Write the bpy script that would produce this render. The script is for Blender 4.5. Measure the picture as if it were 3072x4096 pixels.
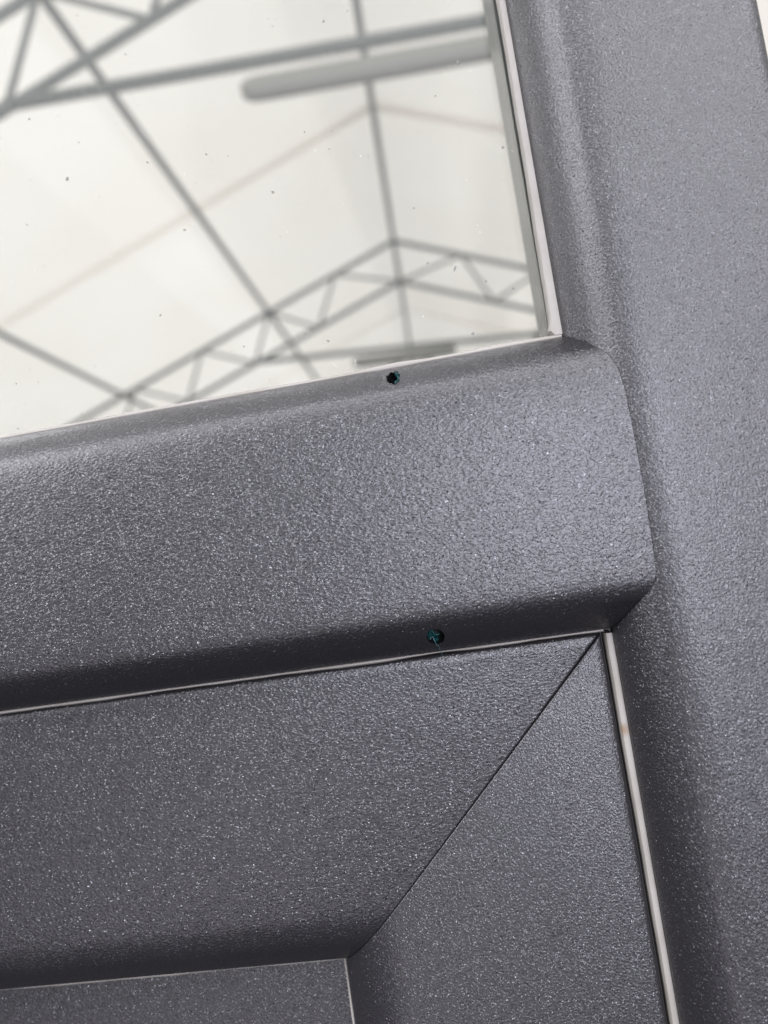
import bpy, bmesh, math, random
from mathutils import Vector, Matrix
random.seed(7)
S = bpy.context.scene
COL = S.collection
for o in list(bpy.data.objects): bpy.data.objects.remove(o)

# Window frame coordinates used below: millimetres, x to the right, y up,
# z towards the viewer; origin = glass corner between transom and post.
BASE = 1.5                                    # that corner is 1.5 m above ground
def P(x, y, z): return Vector((x / 1000.0, -z / 1000.0, BASE + y / 1000.0))

# ------------------------------------------------------------------ camera
cd = bpy.data.cameras.new('camera'); cam = bpy.data.objects.new('camera', cd); COL.objects.link(cam)
Rt = ((0.9814774401575427, 0.15653313852432724, 0.11045094388694551),
      (-0.14936568719607193, 0.9862670356919692, -0.07047854847979246),
      (-0.1199663534089396, 0.05267552421283577, 0.9913795253073682))   # columns: right, up, back
def axis(j):
    x, y, z = Rt[0][j], Rt[1][j], Rt[2][j]
    return Vector((x, -z, y))
m = Matrix.Identity(4)
for j in range(3):
    a = axis(j)
    for i in range(3): m[i][j] = a[i]
m.translation = P(-33.631, -54.076, 200.539)
cam.matrix_world = m
cd.sensor_fit = 'VERTICAL'; cd.sensor_height = 36.0; cd.sensor_width = 27.0
cd.lens = 2900.0 / 4096.0 * 36.0
cd.clip_start = 0.01; cd.clip_end = 200
cd.dof.use_dof = True; cd.dof.focus_distance = 0.196; cd.dof.aperture_fstop = 8.0
S.camera = cam

# ------------------------------------------------------------------ world: white tent light above, dim ground below
w = bpy.data.worlds.new('World'); S.world = w; w.use_nodes = True
nt = w.node_tree; nt.nodes.clear()
out = nt.nodes.new('ShaderNodeOutputWorld'); bg = nt.nodes.new('ShaderNodeBackground')
tc = nt.nodes.new('ShaderNodeTexCoord'); sx = nt.nodes.new('ShaderNodeSeparateXYZ'); cr = nt.nodes.new('ShaderNodeValToRGB')
ad = nt.nodes.new('ShaderNodeMath'); ad.operation = 'MULTIPLY_ADD'; ad.inputs[1].default_value = .5; ad.inputs[2].default_value = .5
nt.links.new(tc.outputs['Generated'], sx.inputs[0]); nt.links.new(sx.outputs['Z'], ad.inputs[0]); nt.links.new(ad.outputs[0], cr.inputs[0])
nt.links.new(cr.outputs[0], bg.inputs[0]); nt.links.new(bg.outputs[0], out.inputs[0])
r = cr.color_ramp
r.elements[0].position = 0.40; r.elements[0].color = (.035, .035, .04, 1)
r.elements[1].position = 0.80; r.elements[1].color = (.98, .99, 1.0, 1)
e = r.elements.new(.53); e.color = (.06, .06, .07, 1)
e = r.elements.new(.66); e.color = (.60, .61, .64, 1)
bg.inputs[1].default_value = 1.32

# ------------------------------------------------------------------ lamps: tent opening behind the viewer, plus added lamps for sparkle and fill
def area(name, d, dist, size, energy, col, sy=None):
    l = bpy.data.lights.new(name, 'AREA'); o = bpy.data.objects.new(name, l); COL.objects.link(o)
    l.size = size; l.energy = energy; l.color = col
    if sy: l.shape = 'RECTANGLE'; l.size_y = sy
    v = Vector((d[0], -d[2], d[1])).normalized()
    o.location = P(-20, -40, 0) + v * dist
    o.rotation_euler = v.to_track_quat('Z', 'Y').to_euler()
    return o
area('tent_opening', (.14, .05, 1), 2.2, .50, 32, (.84, .84, 1.0))
for a_, b_, e_ in ((.42, .50, 13), (.50, 1.0, 13), (.95, .35, 13), (1.1, .95, 13), (.10, 1.35, 14), (-.45, 1.4, 13),
                   (-.95, .95, 9), (-1.0, .45, 9), (.8, -.15, 6), (-2.6, .8, 12), (-1.9, .2, 9)):
    area('sparkle_light', (a_, b_, 1), 2.4, .46, e_ * .72, (.93, .92, 1.0))  # added lamps, spread out so the foil sparkles and its slopes catch light
area('slope_fill_light', (-1.45, 1.15, 1), 2.4, 1.0, 22, (.93, .93, 1.0))  # added fill lamp that evens out the post's left slope
area('low_fill_light', (-.42, -.60, 1), 2.2, 1.1, 7, (.97, .94, 1.0))  # added weak fill from below, lifts the sash
area('low_fill_light', (.34, -.36, 1), 2.2, .5, 6, (.88, .88, 1.0))  # added low lamp for the sheen near the mitre
S.view_settings.view_transform = 'Standard'; S.view_settings.look = 'None'
S.view_settings.gamma = 1; S.view_settings.use_curve_mapping = False
S.view_settings.exposure = 0
S.render.engine = 'CYCLES'
S.cycles.max_bounces = 12; S.cycles.transmission_bounces = 12; S.cycles.transparent_max_bounces = 12

# ------------------------------------------------------------------ materials
def mat(name, col, rough=.5, spec=.5, **kw):
    mm = bpy.data.materials.new(name); mm.use_nodes = True
    b = mm.node_tree.nodes['Principled BSDF']
    b.inputs['Base Color'].default_value = (*col, 1); b.inputs['Roughness'].default_value = rough
    b.inputs['Specular IOR Level'].default_value = spec
    for k, v in kw.items(): b.inputs[k.replace('_', ' ')].default_value = v
    return mm
def N(mm, t, **kw):
    n = mm.node_tree.nodes.new(t)
    for k, v in kw.items(): setattr(n, k, v)
    return n
def L(mm, a, b): mm.node_tree.links.new(a, b)

def height_group():
    """embossing height: shallow winding ridges (input in millimetres)"""
    g = bpy.data.node_groups.new('embossing', 'ShaderNodeTree')
    g.interface.new_socket('Vector', in_out='INPUT', socket_type='NodeSocketVector')
    g.interface.new_socket('Height', in_out='OUTPUT', socket_type='NodeSocketFloat')
    i = g.nodes.new('NodeGroupInput'); o = g.nodes.new('NodeGroupOutput')
    n = g.nodes.new('ShaderNodeTexNoise'); n.inputs['Scale'].default_value = 1.7; n.inputs['Detail'].default_value = .6
    n.inputs['Distortion'].default_value = .25
    r = g.nodes.new('ShaderNodeMapRange'); r.interpolation_type = 'SMOOTHSTEP'
    r.inputs['From Min'].default_value = .35; r.inputs['From Max'].default_value = .70
    for x, y in ((i.outputs[0], n.inputs['Vector']), (n.outputs['Fac'], r.inputs['Value']), (r.outputs[0], o.inputs[0])): g.links.new(x, y)
    return g
HG = height_group()
def grained(name, col, stretch=(1, 1, 1), rough=.37, k=.045, tilt=.80, dens=3.2):
    """embossed foil: winding ridges plus small glossy facets, each tilted its own way"""
    mm = mat(name, col, rough, .5); b = mm.node_tree.nodes['Principled BSDF']
    t = N(mm, 'ShaderNodeTexCoord'); mp = N(mm, 'ShaderNodeMapping'); mp.inputs['Scale'].default_value = [1000 * q for q in stretch]
    L(mm, t.outputs['Object'], mp.inputs[0])
    E_ = .06; hs = []
    for d in ((0, 0, 0), (E_, 0, 0), (0, E_, 0), (0, 0, E_)):
        ad = N(mm, 'ShaderNodeVectorMath', operation='ADD'); ad.inputs[1].default_value = d; L(mm, mp.outputs[0], ad.inputs[0])
        h = N(mm, 'ShaderNodeGroup'); h.node_tree = HG; L(mm, ad.outputs[0], h.inputs[0]); hs.append(h)
    cb = N(mm, 'ShaderNodeCombineXYZ')
    for j in range(3):
        sb = N(mm, 'ShaderNodeMath', operation='SUBTRACT'); L(mm, hs[0].outputs[0], sb.inputs[0]); L(mm, hs[j + 1].outputs[0], sb.inputs[1]); L(mm, sb.outputs[0], cb.inputs[j])
    sl = N(mm, 'ShaderNodeVectorMath', operation='SCALE'); sl.inputs['Scale'].default_value = k / E_; L(mm, cb.outputs[0], sl.inputs[0])
    # facets
    nw = N(mm, 'ShaderNodeTexNoise'); nw.inputs['Scale'].default_value = 1.6; nw.inputs['Detail'].default_value = 1; L(mm, mp.outputs[0], nw.inputs['Vector'])
    wv = N(mm, 'ShaderNodeVectorMath', operation='MULTIPLY_ADD'); wv.inputs[1].default_value = (.9,) * 3
    L(mm, nw.outputs['Color'], wv.inputs[0]); L(mm, mp.outputs[0], wv.inputs[2])
    v = N(mm, 'ShaderNodeTexVoronoi'); v.feature = 'F1'; v.inputs['Scale'].default_value = dens; L(mm, wv.outputs[0], v.inputs['Vector'])
    ms = N(mm, 'ShaderNodeMapRange'); ms.interpolation_type = 'SMOOTHSTEP'; ms.inputs['From Min'].default_value = .50; ms.inputs['From Max'].default_value = .34
    L(mm, v.outputs['Distance'], ms.inputs['Value'])
    rc = N(mm, 'ShaderNodeVectorMath', operation='SUBTRACT'); rc.inputs[1].default_value = (.5, .5, .5); L(mm, v.outputs['Color'], rc.inputs[0])
    mt_ = N(mm, 'ShaderNodeMath', operation='MULTIPLY'); mt_.inputs[1].default_value = tilt; L(mm, ms.outputs[0], mt_.inputs[0])
    fc = N(mm, 'ShaderNodeVectorMath', operation='SCALE'); L(mm, rc.outputs[0], fc.inputs[0]); L(mm, mt_.outputs[0], fc.inputs['Scale'])
    g = N(mm, 'ShaderNodeNewGeometry')
    a1 = N(mm, 'ShaderNodeVectorMath', operation='ADD'); L(mm, g.outputs['Normal'], a1.inputs[0]); L(mm, sl.outputs[0], a1.inputs[1])
    a2 = N(mm, 'ShaderNodeVectorMath', operation='ADD'); L(mm, a1.outputs[0], a2.inputs[0]); L(mm, fc.outputs[0], a2.inputs[1])
    nn = N(mm, 'ShaderNodeVectorMath', operation='NORMALIZE'); L(mm, a2.outputs[0], nn.inputs[0]); L(mm, nn.outputs[0], b.inputs['Normal'])
    n1 = N(mm, 'ShaderNodeTexNoise'); n1.inputs['Scale'].default_value = 11; n1.inputs['Detail'].default_value = 4
    L(mm, t.outputs['Object'], n1.inputs['Vector'])
    rr = N(mm, 'ShaderNodeMapRange'); rr.inputs['To Min'].default_value = rough - .08; rr.inputs['To Max'].default_value = rough + .09
    L(mm, n1.outputs['Fac'], rr.inputs['Value'])
    gl = N(mm, 'ShaderNodeMapRange'); gl.inputs['To Max'].default_value = .29
    L(mm, ms.outputs[0], gl.inputs['Value']); L(mm, rr.outputs[0], gl.inputs['To Min']); L(mm, gl.outputs[0], b.inputs['Roughness'])
    sg = N(mm, 'ShaderNodeMapRange'); sg.inputs['To Min'].default_value = .8; sg.inputs['To Max'].default_value = 1.0
    L(mm, ms.outputs[0], sg.inputs['Value']); L(mm, sg.outputs[0], b.inputs['Specular IOR Level'])
    return mm
M_FOIL = grained('anthracite_foil', (.0155, .0145, .0165), (1, 1, 1))
M_FOILX = grained('anthracite_foil_along', (.0155, .0145, .0165), (.62, 1, 1))
M_RUB = mat('light_grey_rubber', (.50, .485, .47), .45, .4)
def dirty(mm, c1, c2, scale, lo=.45, hi=.7):
    b = mm.node_tree.nodes['Principled BSDF']; t = N(mm, 'ShaderNodeTexCoord')
    n = N(mm, 'ShaderNodeTexNoise'); n.inputs['Scale'].default_value = scale; n.inputs['Detail'].default_value = 5
    L(mm, t.outputs['Object'], n.inputs['Vector'])
    r = N(mm, 'ShaderNodeValToRGB'); r.color_ramp.elements[0].position = lo; r.color_ramp.elements[1].position = hi
    r.color_ramp.elements[0].color = (*c1, 1); r.color_ramp.elements[1].color = (*c2, 1)
    L(mm, n.outputs['Fac'], r.inputs[0]); L(mm, r.outputs[0], b.inputs['Base Color'])
dirty(M_RUB, (.30, .283, .255), (.24, .222, .19), 60)
def stain(mm, c, rad, col):
    b = mm.node_tree.nodes['Principled BSDF']; src = b.inputs['Base Color'].links[0].from_socket
    t = N(mm, 'ShaderNodeTexCoord'); d = N(mm, 'ShaderNodeVectorMath', operation='DISTANCE'); d.inputs[1].default_value = c
    L(mm, t.outputs['Object'], d.inputs[0])
    r = N(mm, 'ShaderNodeMapRange'); r.inputs['From Min'].default_value = rad; r.inputs['From Max'].default_value = rad * .2; r.inputs['To Max'].default_value = .75
    L(mm, d.outputs[1], r.inputs['Value'])
    x = N(mm, 'ShaderNodeMix', data_type='RGBA'); L(mm, r.outputs[0], x.inputs[0]); L(mm, src, x.inputs[6]); x.inputs[7].default_value = (*col, 1)
    L(mm, x.outputs[2], b.inputs['Base Color'])
stain(M_RUB, P(-1.6, -107.0, -1), .0022, (.20, .12, .055))
M_REVEAL = mat('grey_green_reveal', (.20, .225, .208), .22, .6)
M_DARK = mat('dark_gap', (.012, .012, .014), .7, .2)
M_CORE = mat('hole_inside', (.004, .006, .006), .6, .2)
M_TEAL = mat('teal_plastic', (.016, .13, .13), .35, .5)
dirty(M_TEAL, (.005, .045, .05), (.025, .11, .10), 1500)
M_THREAD = mat('pale_teal_thread', (.09, .2, .22), .4, .5)
M_GLASS = mat('glass', (.970, .972, .961), 0, .5, Transmission_Weight=1.0, IOR=1.5)
M_DUST = mat('dust', (.2, .195, .18), .9, .1)
M_STEEL = mat('painted_steel', (.14, .157, .152), .5, .4)
M_LAMP = mat('grey_lamp_housing', (.30, .30, .265), .5, .4)
def fabric(name, c):
    mm = bpy.data.materials.new(name); mm.use_nodes = True; t = mm.node_tree; t.nodes.clear()
    o = t.nodes.new('ShaderNodeOutputMaterial'); a = t.nodes.new('ShaderNodeBsdfTranslucent'); d = t.nodes.new('ShaderNodeBsdfDiffuse')
    x = t.nodes.new('ShaderNodeMixShader'); x.inputs[0].default_value = .05
    co = t.nodes.new('ShaderNodeTexCoord'); n = t.nodes.new('ShaderNodeTexNoise'); n.inputs['Scale'].default_value = .9; n.inputs['Detail'].default_value = 2
    r = t.nodes.new('ShaderNodeValToRGB'); r.color_ramp.elements[0].position = .3; r.color_ramp.elements[1].position = .7
    r.color_ramp.elements[0].color = (c[0] * .98, c[1] * .97, c[2] * .96, 1); r.color_ramp.elements[1].color = (*c, 1)
    t.links.new(co.outputs['Object'], n.inputs['Vector']); t.links.new(n.outputs['Fac'], r.inputs[0])
    t.links.new(r.outputs[0], a.inputs[0]); t.links.new(r.outputs[0], d.inputs[0])
    t.links.new(a.outputs[0], x.inputs[1]); t.links.new(d.outputs[0], x.inputs[2]); t.links.new(x.outputs[0], o.inputs[0])
    return mm
M_FAB = fabric('white_tent_fabric', (.98, .96, .93))
M_SEAM = fabric('tent_fabric_seam', (.972, .955, .93))

# ------------------------------------------------------------------ helpers
def link(name, me, mt, parent=None, smooth=True):
    o = bpy.data.objects.new(name, me); COL.objects.link(o)
    if mt: me.materials.clear(); me.materials.append(mt)
    for p in me.polygons: p.use_smooth = smooth
    if parent: o.parent = parent
    return o
def tag(o, label=None, cat=None, group=None, kind=None):
    if label: o['label'] = label
    if cat: o['category'] = cat
    if group: o['group'] = group
    if kind: o['kind'] = kind
    return o
def empty(name, loc, label, cat):
    o = bpy.data.objects.new(name, None); COL.objects.link(o); o.location = loc
    return tag(o, label, cat)
def smooth_profile(pts, n=4, closed=False):
    """Catmull-Rom resampling of a list of 2-D points"""
    res = []
    for i in range(len(pts) - 1):
        p0 = pts[max(i - 1, 0)]; p1 = pts[i]; p2 = pts[i + 1]; p3 = pts[min(i + 2, len(pts) - 1)]
        for k in range(n):
            t = k / n
            res.append(tuple(.5 * ((2 * p1[j]) + (-p0[j] + p2[j]) * t + (2 * p0[j] - 5 * p1[j] + 4 * p2[j] - p3[j]) * t * t
                       + (-p0[j] + 3 * p1[j] - 3 * p2[j] + p3[j]) * t ** 3) for j in range(2)))
    res.append(tuple(pts[-1])); return res
def loft(name, rings, mt, parent, closed=True, cap=True, smooth=True, sharp=35):
    """rings: list of equally long point lists (window millimetres)"""
    bm = bmesh.new(); vs = [[bm.verts.new(P(*p)) for p in r] for r in rings]; n = len(rings[0])
    for a, b in zip(vs[:-1], vs[1:]):
        for i in range(n if closed else n - 1):
            j = (i + 1) % n; bm.faces.new((a[i], a[j], b[j], b[i]))
    if cap and closed: bm.faces.new(vs[0][::-1]); bm.faces.new(vs[-1])
    bmesh.ops.recalc_face_normals(bm, faces=bm.faces)
    for ed in bm.edges:
        if len(ed.link_faces) == 2 and ed.calc_face_angle(0) > math.radians(sharp): ed.smooth = False
    me = bpy.data.meshes.new(name); bm.to_mesh(me); bm.free()
    return link(name, me, mt, parent, smooth)
def box(name, a, b, mt, parent, bev=0):
    bm = bmesh.new(); x0, y0, z0 = a; x1, y1, z1 = b
    v = [bm.verts.new(P(x, y, z)) for x in (x0, x1) for y in (y0, y1) for z in (z0, z1)]
    for f in ((0, 1, 3, 2), (4, 6, 7, 5), (0, 4, 5, 1), (2, 3, 7, 6), (0, 2, 6, 4), (1, 5, 7, 3)): bm.faces.new([v[i] for i in f])
    bmesh.ops.recalc_face_normals(bm, faces=bm.faces)
    if bev: bmesh.ops.bevel(bm, geom=list(bm.edges), offset=bev / 1000, segments=2, affect='EDGES')
    me = bpy.data.meshes.new(name); bm.to_mesh(me); bm.free()
    return link(name, me, mt, parent, False)

# =================================================================== the window
win = empty('window_frame', (0, 0, 0), 'anthracite grey window frame with embossed grain, glass pane above and mitred sash below', 'window')
win['kind'] = 'thing'

SLOPE = [(0, 0), (1.6, 3.6), (4, 7.3), (7, 10.5), (10.5, 12.8)]
PX1 = 59.8
post_front = [(0, -4)] + smooth_profile(SLOPE + [(13.2, 13.75), (16.2, 14.3), (20, 14.55), (30, 14.7)], 5) + \
             [(45, 14.7), (56.0, 14.7), (57.6, 14.5), (58.8, 13.9), (59.5, 13.0), (59.8, 11.8)]
post_prof = post_front + [(PX1, -60), (26, -60), (26, -4)]
ys = [-420, -240, -160, -80, 0, 80, 160, 240, 420]
loft('post', [[(x, y, z) for x, z in post_prof] for y in ys], M_FOIL, win)

TW = 80.0
low_half = [(0, -4)] + smooth_profile([(0, 0), (1.4, 3.0), (3.6, 6.2), (6.3, 9.2), (9.0, 11.5), (11.2, 12.6), (13.5, 13.0), (17, 13.15), (26, 13.25), (38, 13.3)], 5)
half = [(0, -4)] + smooth_profile([(0, 0), (1.2, 3.2), (3.2, 6.5), (5.8, 9.3), (8.5, 11.3), (11, 12.3), (14, 12.85), (19, 13.15), (27, 13.25), (38, 13.3)], 5)
tr_prof = [(-y, z) for y, z in half] + [(-TW + y, z) for y, z in low_half[::-1]]
xs = [-600, -420, -300, -200, -140, -100, -80, -70, -62] + [-56 + i * 1.5 for i in range(13)] + [-32, -20, -5, 5, 14.5]
def post_x(z):                    # where the post's face has height z
    for (x0, z0), (x1, z1) in zip(post_front, post_front[1:]):
        if z0 <= z <= z1 and z1 > z0: return x0 + (x1 - x0) * (z - z0) / (z1 - z0)
    return 0
tr_rings = [[(x, y, z) for y, z in tr_prof] for x in xs[:-3]]
tr_rings.append([(-7.0, y, z) for y, z in tr_prof])
tr_rings.append([(post_x(z) - .62, y, z) for y, z in tr_prof])
tr_rings.append([(post_x(z - .2) - .20, y + (.1 if y < -40 else -.1), z - .2) for y, z in tr_prof])
trans = loft('transom', tr_rings, M_FOILX, win, sharp=50)

# drilled holes: cut them out of the transom
def cutter(c, nrm, rad, jag, seed, vs_=1.0):
    rnd = random.Random(seed); bm = bmesh.new()
    nv = Vector((0, -nrm[1], nrm[0])).normalized()            # nrm = (dy, dz)
    u = Vector((1, 0, 0)); v = nv.cross(u) * vs_
    ctr = P(*c); ring = []
    rr = [rad * (1 + jag * (rnd.random() - .5)) for _ in range(22)]
    for off in (3.0, -7.0):
        ring.append([bm.verts.new(ctr + nv * off / 1000 + (u * math.cos(a) * rr[i] + v * math.sin(a) * rr[i]) / 1000)
                     for i in range(22) for a in (2 * math.pi * i / 22,)])
    for i in range(22):
        j = (i + 1) % 22; bm.faces.new((ring[0][i], ring[0][j], ring[1][j], ring[1][i]))
    bm.faces.new(ring[0][::-1]); bm.faces.new(ring[1])
    bmesh.ops.recalc_face_normals(bm, faces=bm.faces)
    me = bpy.data.meshes.new('cut'); bm.to_mesh(me); bm.free()
    o = bpy.data.objects.new('cut', me); COL.objects.link(o); return o, u, v, nv, ctr
H1 = cutter((-47.0, -4.9, 8.3), (.2, .98), 1.85, .34, 3, 1.5)
H2 = cutter((-46.6, -75.3, 8.0), (-.25, .97), 2.45, .08, 5, 1.2)
for h in (H1, H2):
    md = trans.modifiers.new('hole', 'BOOLEAN'); md.operation = 'DIFFERENCE'; md.object = h[0]; md.solver = 'EXACT'
bpy.context.view_layer.update()
me2 = bpy.data.meshes.new_from_object(trans.evaluated_get(bpy.context.evaluated_depsgraph_get()))
trans.modifiers.clear(); trans.data = me2
me2.materials.clear(); me2.materials.append(M_FOILX)
for h in (H1, H2): bpy.data.objects.remove(h[0])

def hole_parts(h, rad, teal_side, seed, thread, d0=-1, d1=-3):
    _, u, v, nv, ctr = h; rnd = random.Random(seed); slope = -.95 if seed == 11 else 1.0
    # dark cup
    bm = bmesh.new(); r0 = rad * .985
    prof = [(r0 * 1.0, -rad * 1.15), (r0 * .98, -3), (r0 * .9, -6.3), (0.01, -6.5)]
    rings = [[bm.verts.new(ctr + (u * math.cos(a) * q + v * math.sin(a) * q + nv * d) / 1000) for a in [2 * math.pi * i / 24 for i in range(24)]] for q, d in prof]
    for a, b in zip(rings[:-1], rings[1:]):
        for i in range(24): bm.faces.new((a[i], a[(i + 1) % 24], b[(i + 1) % 24], b[i]))
    me = bpy.data.meshes.new('drain_hole'); bm.to_mesh(me); bm.free(); link('drain_hole', me, M_CORE, trans)
    # torn plastic: crumpled flakes standing off the rim
    bm = bmesh.new()
    for k in range(26):
        a = teal_side + rnd.uniform(-1.25, 1.25); q = rad * rnd.uniform(.45, .98); d = rnd.uniform(d1, d0)
        def pt(a, q, d): return ctr + (u * math.cos(a) * q + v * math.sin(a) * q + nv * d) / 1000
        wd = rnd.uniform(.18, .4); ln = rnd.uniform(.5, 1.5)
        vs = [bm.verts.new(pt(a - wd, q, d)), bm.verts.new(pt(a + wd * .6, q * rnd.uniform(.8, 1), d + rnd.uniform(-.3, .3))),
              bm.verts.new(pt(a + wd, q * rnd.uniform(.45, .9), d - ln)), bm.verts.new(pt(a - wd * rnd.uniform(.2, 1), q * rnd.uniform(.5, .9), d - ln * .8))]
        f = bm.faces.new(vs)
    bmesh.ops.triangulate(bm, faces=bm.faces[:])
    g = bmesh.ops.solidify(bm, geom=bm.faces[:], thickness=.00008)
    me = bpy.data.meshes.new('torn_plastic'); bm.to_mesh(me); bm.free(); link('torn_plastic', me, M_TEAL, trans, False)
    # whitish torn burr round part of the rim
    bm = bmesh.new()
    for k in range(16):
        a = teal_side + rnd.uniform(-1.9, 1.9); q = rad * rnd.uniform(.97, 1.04)
        b0 = ctr + (u * math.cos(a) * q + v * math.sin(a) * q + nv * (.03 + slope * rad * math.sin(a))) / 1000
        tng = (-u * math.sin(a) + v * math.cos(a)); s = rnd.uniform(.07, .2) / 1000
        vs = [bm.verts.new(b0 - tng * s), bm.verts.new(b0 + tng * s), bm.verts.new(b0 + nv * s * 1.4 + tng * s * rnd.uniform(-1, 1))]
        bm.faces.new(vs)
    bmesh.ops.solidify(bm, geom=bm.faces[:], thickness=.00006)
    me = bpy.data.meshes.new('burr'); bm.to_mesh(me); bm.free(); link('burr', me, mat('burr_plastic', (.22, .22, .24), .5), trans, False)
    for name, pts, rr, mt in thread:
        cu = bpy.data.curves.new(name, 'CURVE'); cu.dimensions = '3D'; sp = cu.splines.new('NURBS'); sp.points.add(len(pts) - 1)
        for p_, q in zip(sp.points, pts): p_.co = (*P(*q), 1)
        sp.use_endpoint_u = True; sp.order_u = 4; cu.bevel_depth = rr / 1000; cu.bevel_resolution = 2
        t = bpy.data.objects.new('t', cu); COL.objects.link(t); bpy.context.view_layer.update()
        me = bpy.data.meshes.new_from_object(t.evaluated_get(bpy.context.evaluated_depsgraph_get())); bpy.data.objects.remove(t)
        link(name, me, mt, trans)
hole_parts(H1, 1.85, -.1, 11, [], -.1, -1.7)
hole_parts(H2, 2.5, 3.7, 12, [
    ('thread', [(-47.3, -75.0, 7.0), (-47.0, -76.2, 7.6), (-46.7, -77.2, 6.6), (-46.2, -78.0, 5.2), (-46.2, -79.0, 3.6), (-46.1, -80.3, 1.4), (-46.0, -81.4, -.4)], .05, M_THREAD),
    ('curl_of_plastic', [(-47.2, -72.9, 8.9), (-47.1, -73.8, 8.4), (-46.6, -74.5, 7.8), (-45.9, -74.7, 7.6), (-45.5, -74.3, 7.8)], .15, M_TEAL)], -2.6, -5)

# ---- upper double glazing with the deep rebate behind it
box('glass_pane', (-560, -6, -9), (4, 400, -5), M_GLASS, win)
box('glass_pane', (-560, -6, -27), (4, 400, -23), M_GLASS, win)
# the far side of the frame seen through the glass
post_back = [(.3, -27.2), (.3, -38), (1.6, -40), (1.6, -60), (25.5, -60), (25.5, -27.2)]
loft('rear_reveal', [[(x, y, z) for x, z in post_back] for y in (-5, 410)], M_REVEAL, win, smooth=False)
box('spacer_bar', (.9, -3, -22.8), (9, 400, -9.2), mat('spacer', (.07, .085, .08), .35, .5), win)
box('rear_transom', (-600, -TW + 1, -60), (25.3, -.8, -27.4), M_REVEAL, win)
box('spacer_bar', (-560, -9, -22.6), (.5, -3.5, -9.3), M_DARK, win)

# ---- rubber gaskets
def wob(s, k): return .12 * math.sin(s * .061 + k) + .07 * math.sin(s * .17 + 2 * k) + .035 * math.sin(s * .53 + k * 3)
def gasket_v(y0, y1, xo, wd, zt, mt=M_RUB, end=False, zb=-4.7):
    n = int(abs(y1 - y0) / 1.5); rings = []
    for i in range(n + 1):
        y = y0 + (y1 - y0) * i / n; ww = wd + wob(y, 1.3) * .6 - (.009 * max(0, min(y, 130)) if end else 0)
        if end:
            d = y - y0
            ww += 1.5 * math.exp(-((d - 1.6) / 1.5) ** 2) * .55 - .9 * math.exp(-d / .5)
        x0, x1 = xo, xo - ww
        rings.append([(x0, y, zb), (x0, y, zt), (x0 - ww * .25, y, zt + .12), (x0 - ww * .55, y, zt + .16), (x0 - ww * .85, y, zt + .02), (x1, y, zt - .6), (x1 + .15, y, zb)])
    return loft('gasket', rings, mt, win)
def gasket_h(x0, x1, yo, wd, zt, mt=M_RUB, zb=-4.7):
    n = int(abs(x1 - x0) / 1.5); rings = []
    for i in range(n + 1):
        x = x0 + (x1 - x0) * i / n; ww = wd + wob(x, 2.1) + .42 * math.exp(-((x + 47) / 9) ** 2)
        s = 1 if wd > 0 else -1
        rings.append([(x, yo, zb), (x, yo, zt), (x, yo + ww * .3, zt + .25), (x, yo + ww * .65, zt + .2), (x, yo + ww, zt - .5), (x, yo + ww - .1 * s, zb)])
    return loft('gasket', rings, mt, win)
gasket_v(.75, 400, .1, 2.75, .3, end=True)
gasket_h(-560, -.2, -.25, 1.25, .2)
# lower gaskets, between the fixed frame and the sash
gasket_v(-81.4, -420, -.1, 1.85, -1.2, zb=-9)
gasket_h(-560, -2.3, -TW + .1, -1.05, -.9, zb=-9)

# ---- sash below: mitred rail and stile
SX, SY = -2.75, -81.2            # outer corner of the sash
sp = [(0, -16), (0, -4.6), (.25, -3.6), (1.0, -3.05), (3, -3.0)]
sp += [(20, -2.8), (40, -2.75), (58, -2.85)] + smooth_profile([(64, -3.0), (69, -3.5), (74, -5.1), (78, -7.6), (81.6, -11.2), (85.2, -15.6), (87.0, -20.0)], 4)
sp += [(87.0, -24)]
def GAPU(u): return .16 + .5 * max(0, 1 - u / 78) ** .7
def gap(u): return .05 + .10 * max(0, 1 - u / 80)
def drop(u): return .20 + .35 * max(0, 1 - u / 80)
def ring(kind, e, d, far=False):
    """profile ring on the mitre; e = distance back from it, d = how far the edge is rounded down"""
    pts = []
    for u, z in sp + [(87, -30), (0, -30)]:
        back = gap(u) + e * (1 + max(0, 1 - u / 80)); zz = z - d * drop(u) if z > -29 else z
        if kind == 'rail': pts.append((-600 if far else SX - u - back, SY - u, zz))
        else: pts.append((SX - u, -420 if far else SY - u - back, zz))
    return pts
for kind, mt_ in (('rail', M_FOILX), ('stile', M_FOIL)):
    loft('sash_' + kind, [ring(kind, 0, 1), ring(kind, .12, .45), ring(kind, .32, .12), ring(kind, .6, 0), ring(kind, 0, 0, True)], mt_, win, sharp=60)
# bottom left: panel set in the sash, with its own gasket
IX, IY = SX - 87, SY - 87
box('infill_panel', (-560, -420, -30), (IX + 3, IY + 3, -23.2), M_FOIL, win)
gasket_v(IY - .1, -420, IX - .05, .95, -21.2, zb=-23.5)
gasket_h(-560, IX - .6, IY, -1.55, -20.9, zb=-23.5)

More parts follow.
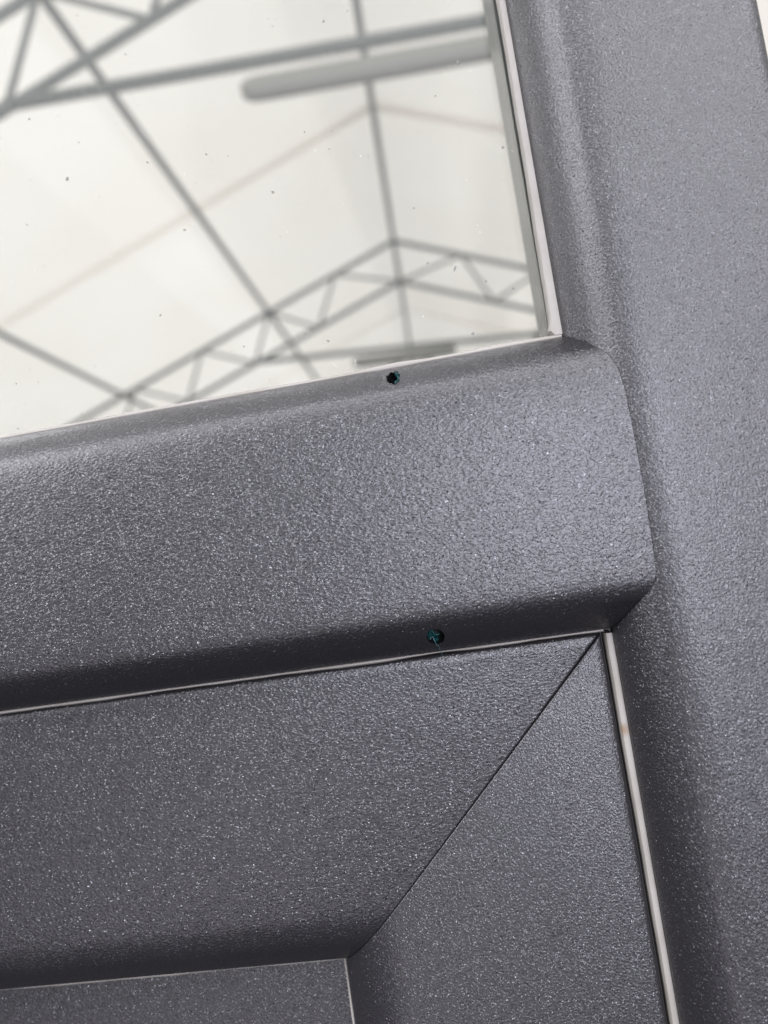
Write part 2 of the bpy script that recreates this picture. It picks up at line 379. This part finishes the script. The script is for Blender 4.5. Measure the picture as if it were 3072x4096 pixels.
# ---- dust on the glass
bm = bmesh.new(); rnd = random.Random(4)
def chip(bm, x, y, s, el, ang, z=-4.93):
    n = rnd.randint(5, 8); top = []; bot = []
    for i in range(n):
        a = 2 * math.pi * i / n; q = s * rnd.uniform(.55, 1.2)
        dx, dy = q * math.cos(a) * el, q * math.sin(a); ca, sa = math.cos(ang), math.sin(ang)
        X, Y = x + dx * ca - dy * sa, y + dx * sa + dy * ca
        top.append(bm.verts.new(P(X, Y, z + s * .5))); bot.append(bm.verts.new(P(X, Y, z)))
    bm.faces.new(top); bm.faces.new(bot[::-1])
    for i in range(n): bm.faces.new((bot[i], bot[(i + 1) % n], top[(i + 1) % n], top[i]))
def px(u, v, z):                 # a spot measured on the photograph -> millimetres on the pane
    d = [Rt[i][0] * (u - 1536) / 2900 - Rt[i][1] * (v - 2048) / 2900 - Rt[i][2] for i in range(3)]
    C = (-33.631, -54.076, 200.539); t = (z - C[2]) / d[2]
    return C[0] + d[0] * t, C[1] + d[1] * t
for u, v, s, el, ang in ((118, 478, .32, 1.2, .4), (270, 718, .5, 1.2, .9), (108, 900, .22, 2.6, -.6), (590, 650, .3, 1.1, 0), (740, 920, .3, 1.8, -.3), (1092, 770, .42, 1.4, -.8),
        (1820, 1075, .42, 2.2, 1.3), (1944, 1124, .24, 1.6, -1), (1313, 1365, .34, 1.5, -.9), (1892, 1335, .42, 1.4, -.8), (1832, 252, .28, 2.4, -1.2), (2012, 590, .32, 1.4, .5),
        (316, 570, .2, 2, -.8), (310, 62, .2, 1, 0), (502, 218, .22, 1, 0), (1523, 1370, .16, 1, 0), (1222, 1334, .22, 1, .4), (913, 625, .2, 1, 0), (826, 618, .3, 1, 0), (1294, 87, .2, 2, .6),
        (1390, 45, .18, 1, 0), (643, 1261, .26, 1.6, .7), (975, 1387, .22, 1.4, 0), (1655, 833, .2, 1, 0), (1742, 385, .22, 1, 0), (2052, 1155, .24, 1.5, 0), (1710, 1053, .22, 1.6, .6),
        (1316, 597, .2, 1.5, 1), (1218, 530, .2, 1.7, 1.3), (66, 1535, .24, 1, 0), (72, 1714, .22, 1.8, -.3), (1336, 347, .18, 1, 0), (456, 1608, .2, 1, 0)):
    x, y = px(u, v, -5); chip(bm, x, y, s * 1.1, el, ang)
for k in range(330):
    x = rnd.uniform(-190, -5); y = rnd.uniform(2, 130); chip(bm, x, y, rnd.choice((.05, .06, .07, .09)), rnd.uniform(1, 3), rnd.uniform(0, 3.1))
bm.faces.ensure_lookup_table(); NDARK = len(bm.faces)
for k in range(520):             # pale lint, only visible in front of the dark steel
    x = rnd.uniform(-190, -3); y = rnd.uniform(1, 130); chip(bm, x, y, rnd.choice((.04, .05, .07)), rnd.choice((1, 1.3, 2, 5)), rnd.uniform(0, 3.1))
for u0, v0 in ((300, 380), (330, 365), (355, 372), (395, 345), (560, 520), (580, 545), (375, 185), (1290, 205), (1580, 265), (1330, 1450), (1420, 1440)):
    x, y = px(u0, v0, -5); a0 = rnd.uniform(.9, 1.6)          # little wipe marks
    for q in range(7): chip(bm, x + q * .28 * math.cos(-a0), y + q * .28 * math.sin(-a0), .045, 3, -a0 + .1 * q)
me = bpy.data.meshes.new('dust'); bm.to_mesh(me); bm.free()
dust = link('dust', me, M_DUST, None, False); me.materials.append(mat('pale_dust', (.78, .77, .74), .8, .2))
for p_ in me.polygons[NDARK:]: p_.material_index = 1
tag(dust, 'grey dust specks and tiny chips scattered over the glass pane', 'dust', kind='stuff')

# =================================================================== the marquee seen through the glass (metres)
EYE = P(-33.631, -54.076, 200.539)
YAW = -.04
marq = empty('marquee_roof', (EYE.x, EYE.y + 2.0, 0), 'white fabric marquee roof on grey steel trusses beyond the glass pane', 'marquee')
marq['kind'] = 'thing'
SL, SR = .35, .43
def T(lat, h, D):               # lat across the tent, h above eye level, D along the ridge away from the viewer
    return Vector((EYE.x + YAW * D + lat, EYE.y + D + .0, EYE.z + h)) - marq.location
def roof(lat, D=0): return 3.0 + (SL * lat if lat < 0 else -SR * lat)
def tube(name, segs, rad, mt, parent, n=10):
    bm = bmesh.new()
    for a, b in segs:
        d = (b - a).normalized(); u = d.orthogonal().normalized(); v = d.cross(u)
        r0 = [bm.verts.new(a + (u * math.cos(t) + v * math.sin(t)) * rad) for t in [2 * math.pi * i / n for i in range(n)]]
        r1 = [bm.verts.new(b + (u * math.cos(t) + v * math.sin(t)) * rad) for t in [2 * math.pi * i / n for i in range(n)]]
        for i in range(n): bm.faces.new((r0[i], r0[(i + 1) % n], r1[(i + 1) % n], r1[i]))
        bm.faces.new(r0[::-1]); bm.faces.new(r1)
    me = bpy.data.meshes.new(name); bm.to_mesh(me); bm.free()
    return link(name, me, mt, parent)
def truss(D, depth=.40, R=.024, tie=.06):
    tp = tube('truss', [(T(0, roof(0), D), T(-5, roof(-5), D))], R, M_STEEL, marq)
    tube('top_chord', [(T(0, roof(0), D), T(5, roof(5), D))], R, M_STEEL, tp).parent = tp
    tube('bottom_chord', [(T(0, roof(0) - depth, D), T(-5, roof(-5) - depth, D))], R * .95, M_STEEL, tp)
    tube('bottom_chord', [(T(0, roof(0) - depth, D), T(5, roof(5) - depth, D))], R * .95, M_STEEL, tp)
    for s in (-1, 1):
        tops = [s * q for q in (.6, 1.29, 2.0, 2.72, 3.5, 4.3)]; bots = [0] + [s * q for q in (.83, 1.49, 2.2, 2.95, 3.8)]
        for i, t in enumerate(tops):
            for j in (i, i + 1):
                if j < len(bots): tube('web_brace', [(T(t, roof(t), D), T(bots[j], roof(bots[j]) - depth, D))], R * .62, M_STEEL, tp, 8)
    tube('king_post', [(T(0, roof(0), D), T(0, roof(0) - depth, D))], R, M_STEEL, tp)
    hl = .745 - .02
    tube('tie_beam', [(T(-1.50, 3.0 - .525 - depth + .02, D), T(1.9, 3.0 - 1.24 + tie, D))], R * 1.05, M_STEEL, tp)
    return tp
for D, tie in ((2.69, .144), (6.68, .05), (10.7, .05)): truss(D, tie=tie)
def purlin(lat, drop=0.0, R=.023, D0=1.2, D1=15):
    return tube('purlin', [(T(lat, roof(lat) - drop, D0), T(lat, roof(lat) - drop, D1))], R, M_STEEL, marq)
for lat in (-2.84, -1.29, 0, 1.5, 2.9): purlin(lat)
# fabric: roof slopes, side walls, far gable
def sheet(name, quads, mt):
    bm = bmesh.new()
    for q in quads: bm.faces.new([bm.verts.new(p) for p in q])
    bmesh.ops.solidify(bm, geom=bm.faces[:], thickness=.0015)
    me = bpy.data.meshes.new(name); bm.to_mesh(me); bm.free(); return link(name, me, mt, marq, False)
up = .05
def F(lat, D, o=0): return T(lat, roof(lat) + up - o, D)
D0, D1 = .9, 15
sheet('roof_fabric', [(F(0, D0), F(-5, D0), F(-5, D1), F(0, D1)), (F(0, D0), F(5, D0), F(5, D1), F(0, D1))], M_FAB)
sheet('side_fabric', [(T(-5.01, -1.6, D0), T(-5.01, 1.28, D0), T(-5.01, 1.28, D1), T(-5.01, -1.6, D1))], M_FAB)
sheet('side_fabric', [(T(5.01, -1.6, D0), T(5.01, .88, D0), T(5.01, .88, D1), T(5.01, -1.6, D1))], M_FAB)
sheet('gable_fabric', [(T(-5, -1.6, D1), T(-5, 1.28, D1), T(0, 3.03, D1), T(5, .88, D1), T(5, -1.6, D1))], M_FAB)
def seam_arch(D, wd):
    return sheet('seam', [(F(0, D - wd, .01), F(-5, D - wd, .01), F(-5, D + wd, .01), F(0, D + wd, .01)), (F(0, D - wd, .01), F(5, D - wd, .01), F(5, D + wd, .01), F(0, D + wd, .01))], M_SEAM)
for D in (4.67, 8.7): seam_arch(D, .05)
def seam_long(l, wd): return sheet('seam', [(F(l - wd, D0, .014), F(l + wd, D0, .014), F(l + wd, D1, .014), F(l - wd, D1, .014))], M_SEAM)


# light fittings hung under the tie beams
def fitting(D, l0, l1, h0, h1, hh, label):
    bm = bmesh.new(); n = 12; rings = []
    a = T(l0, h0, D) + marq.location; b = T(l1, h1, D) + marq.location; d = (b - a).normalized(); up_ = Vector((0, 0, 1)); bk = Vector((0, 1, 0))
    for k, sc in ((0, .55), (.02, .9), (.05, 1), (.95, 1), (.98, .9), (1, .55)):
        c = a.lerp(b, k)
        rings.append([bm.verts.new(c + (up_ * math.sin(t) * hh + bk * math.cos(t) * hh * .8) * sc) for t in [2 * math.pi * (i + .5) / n for i in range(n)]])
    for p, q in zip(rings[:-1], rings[1:]):
        for i in range(n): bm.faces.new((p[i], p[(i + 1) % n], q[(i + 1) % n], q[i]))
    bm.faces.new(rings[0][::-1]); bm.faces.new(rings[-1])
    bmesh.ops.recalc_face_normals(bm, faces=bm.faces)
    me = bpy.data.meshes.new('light_fitting'); bm.to_mesh(me); bm.free()
    tag(link('light_fitting', me, M_LAMP), label, 'light fitting', 'unlit tube light fittings under the tie beams')
fitting(2.69, -.50, 1.0, 1.925, 1.85, .050, 'long grey unlit tube light fitting under the nearest tie beam')
fitting(6.68, -.55, .42, 1.91, 1.86, .05, 'faint far tube light fitting just above the rubber edge of the glass')
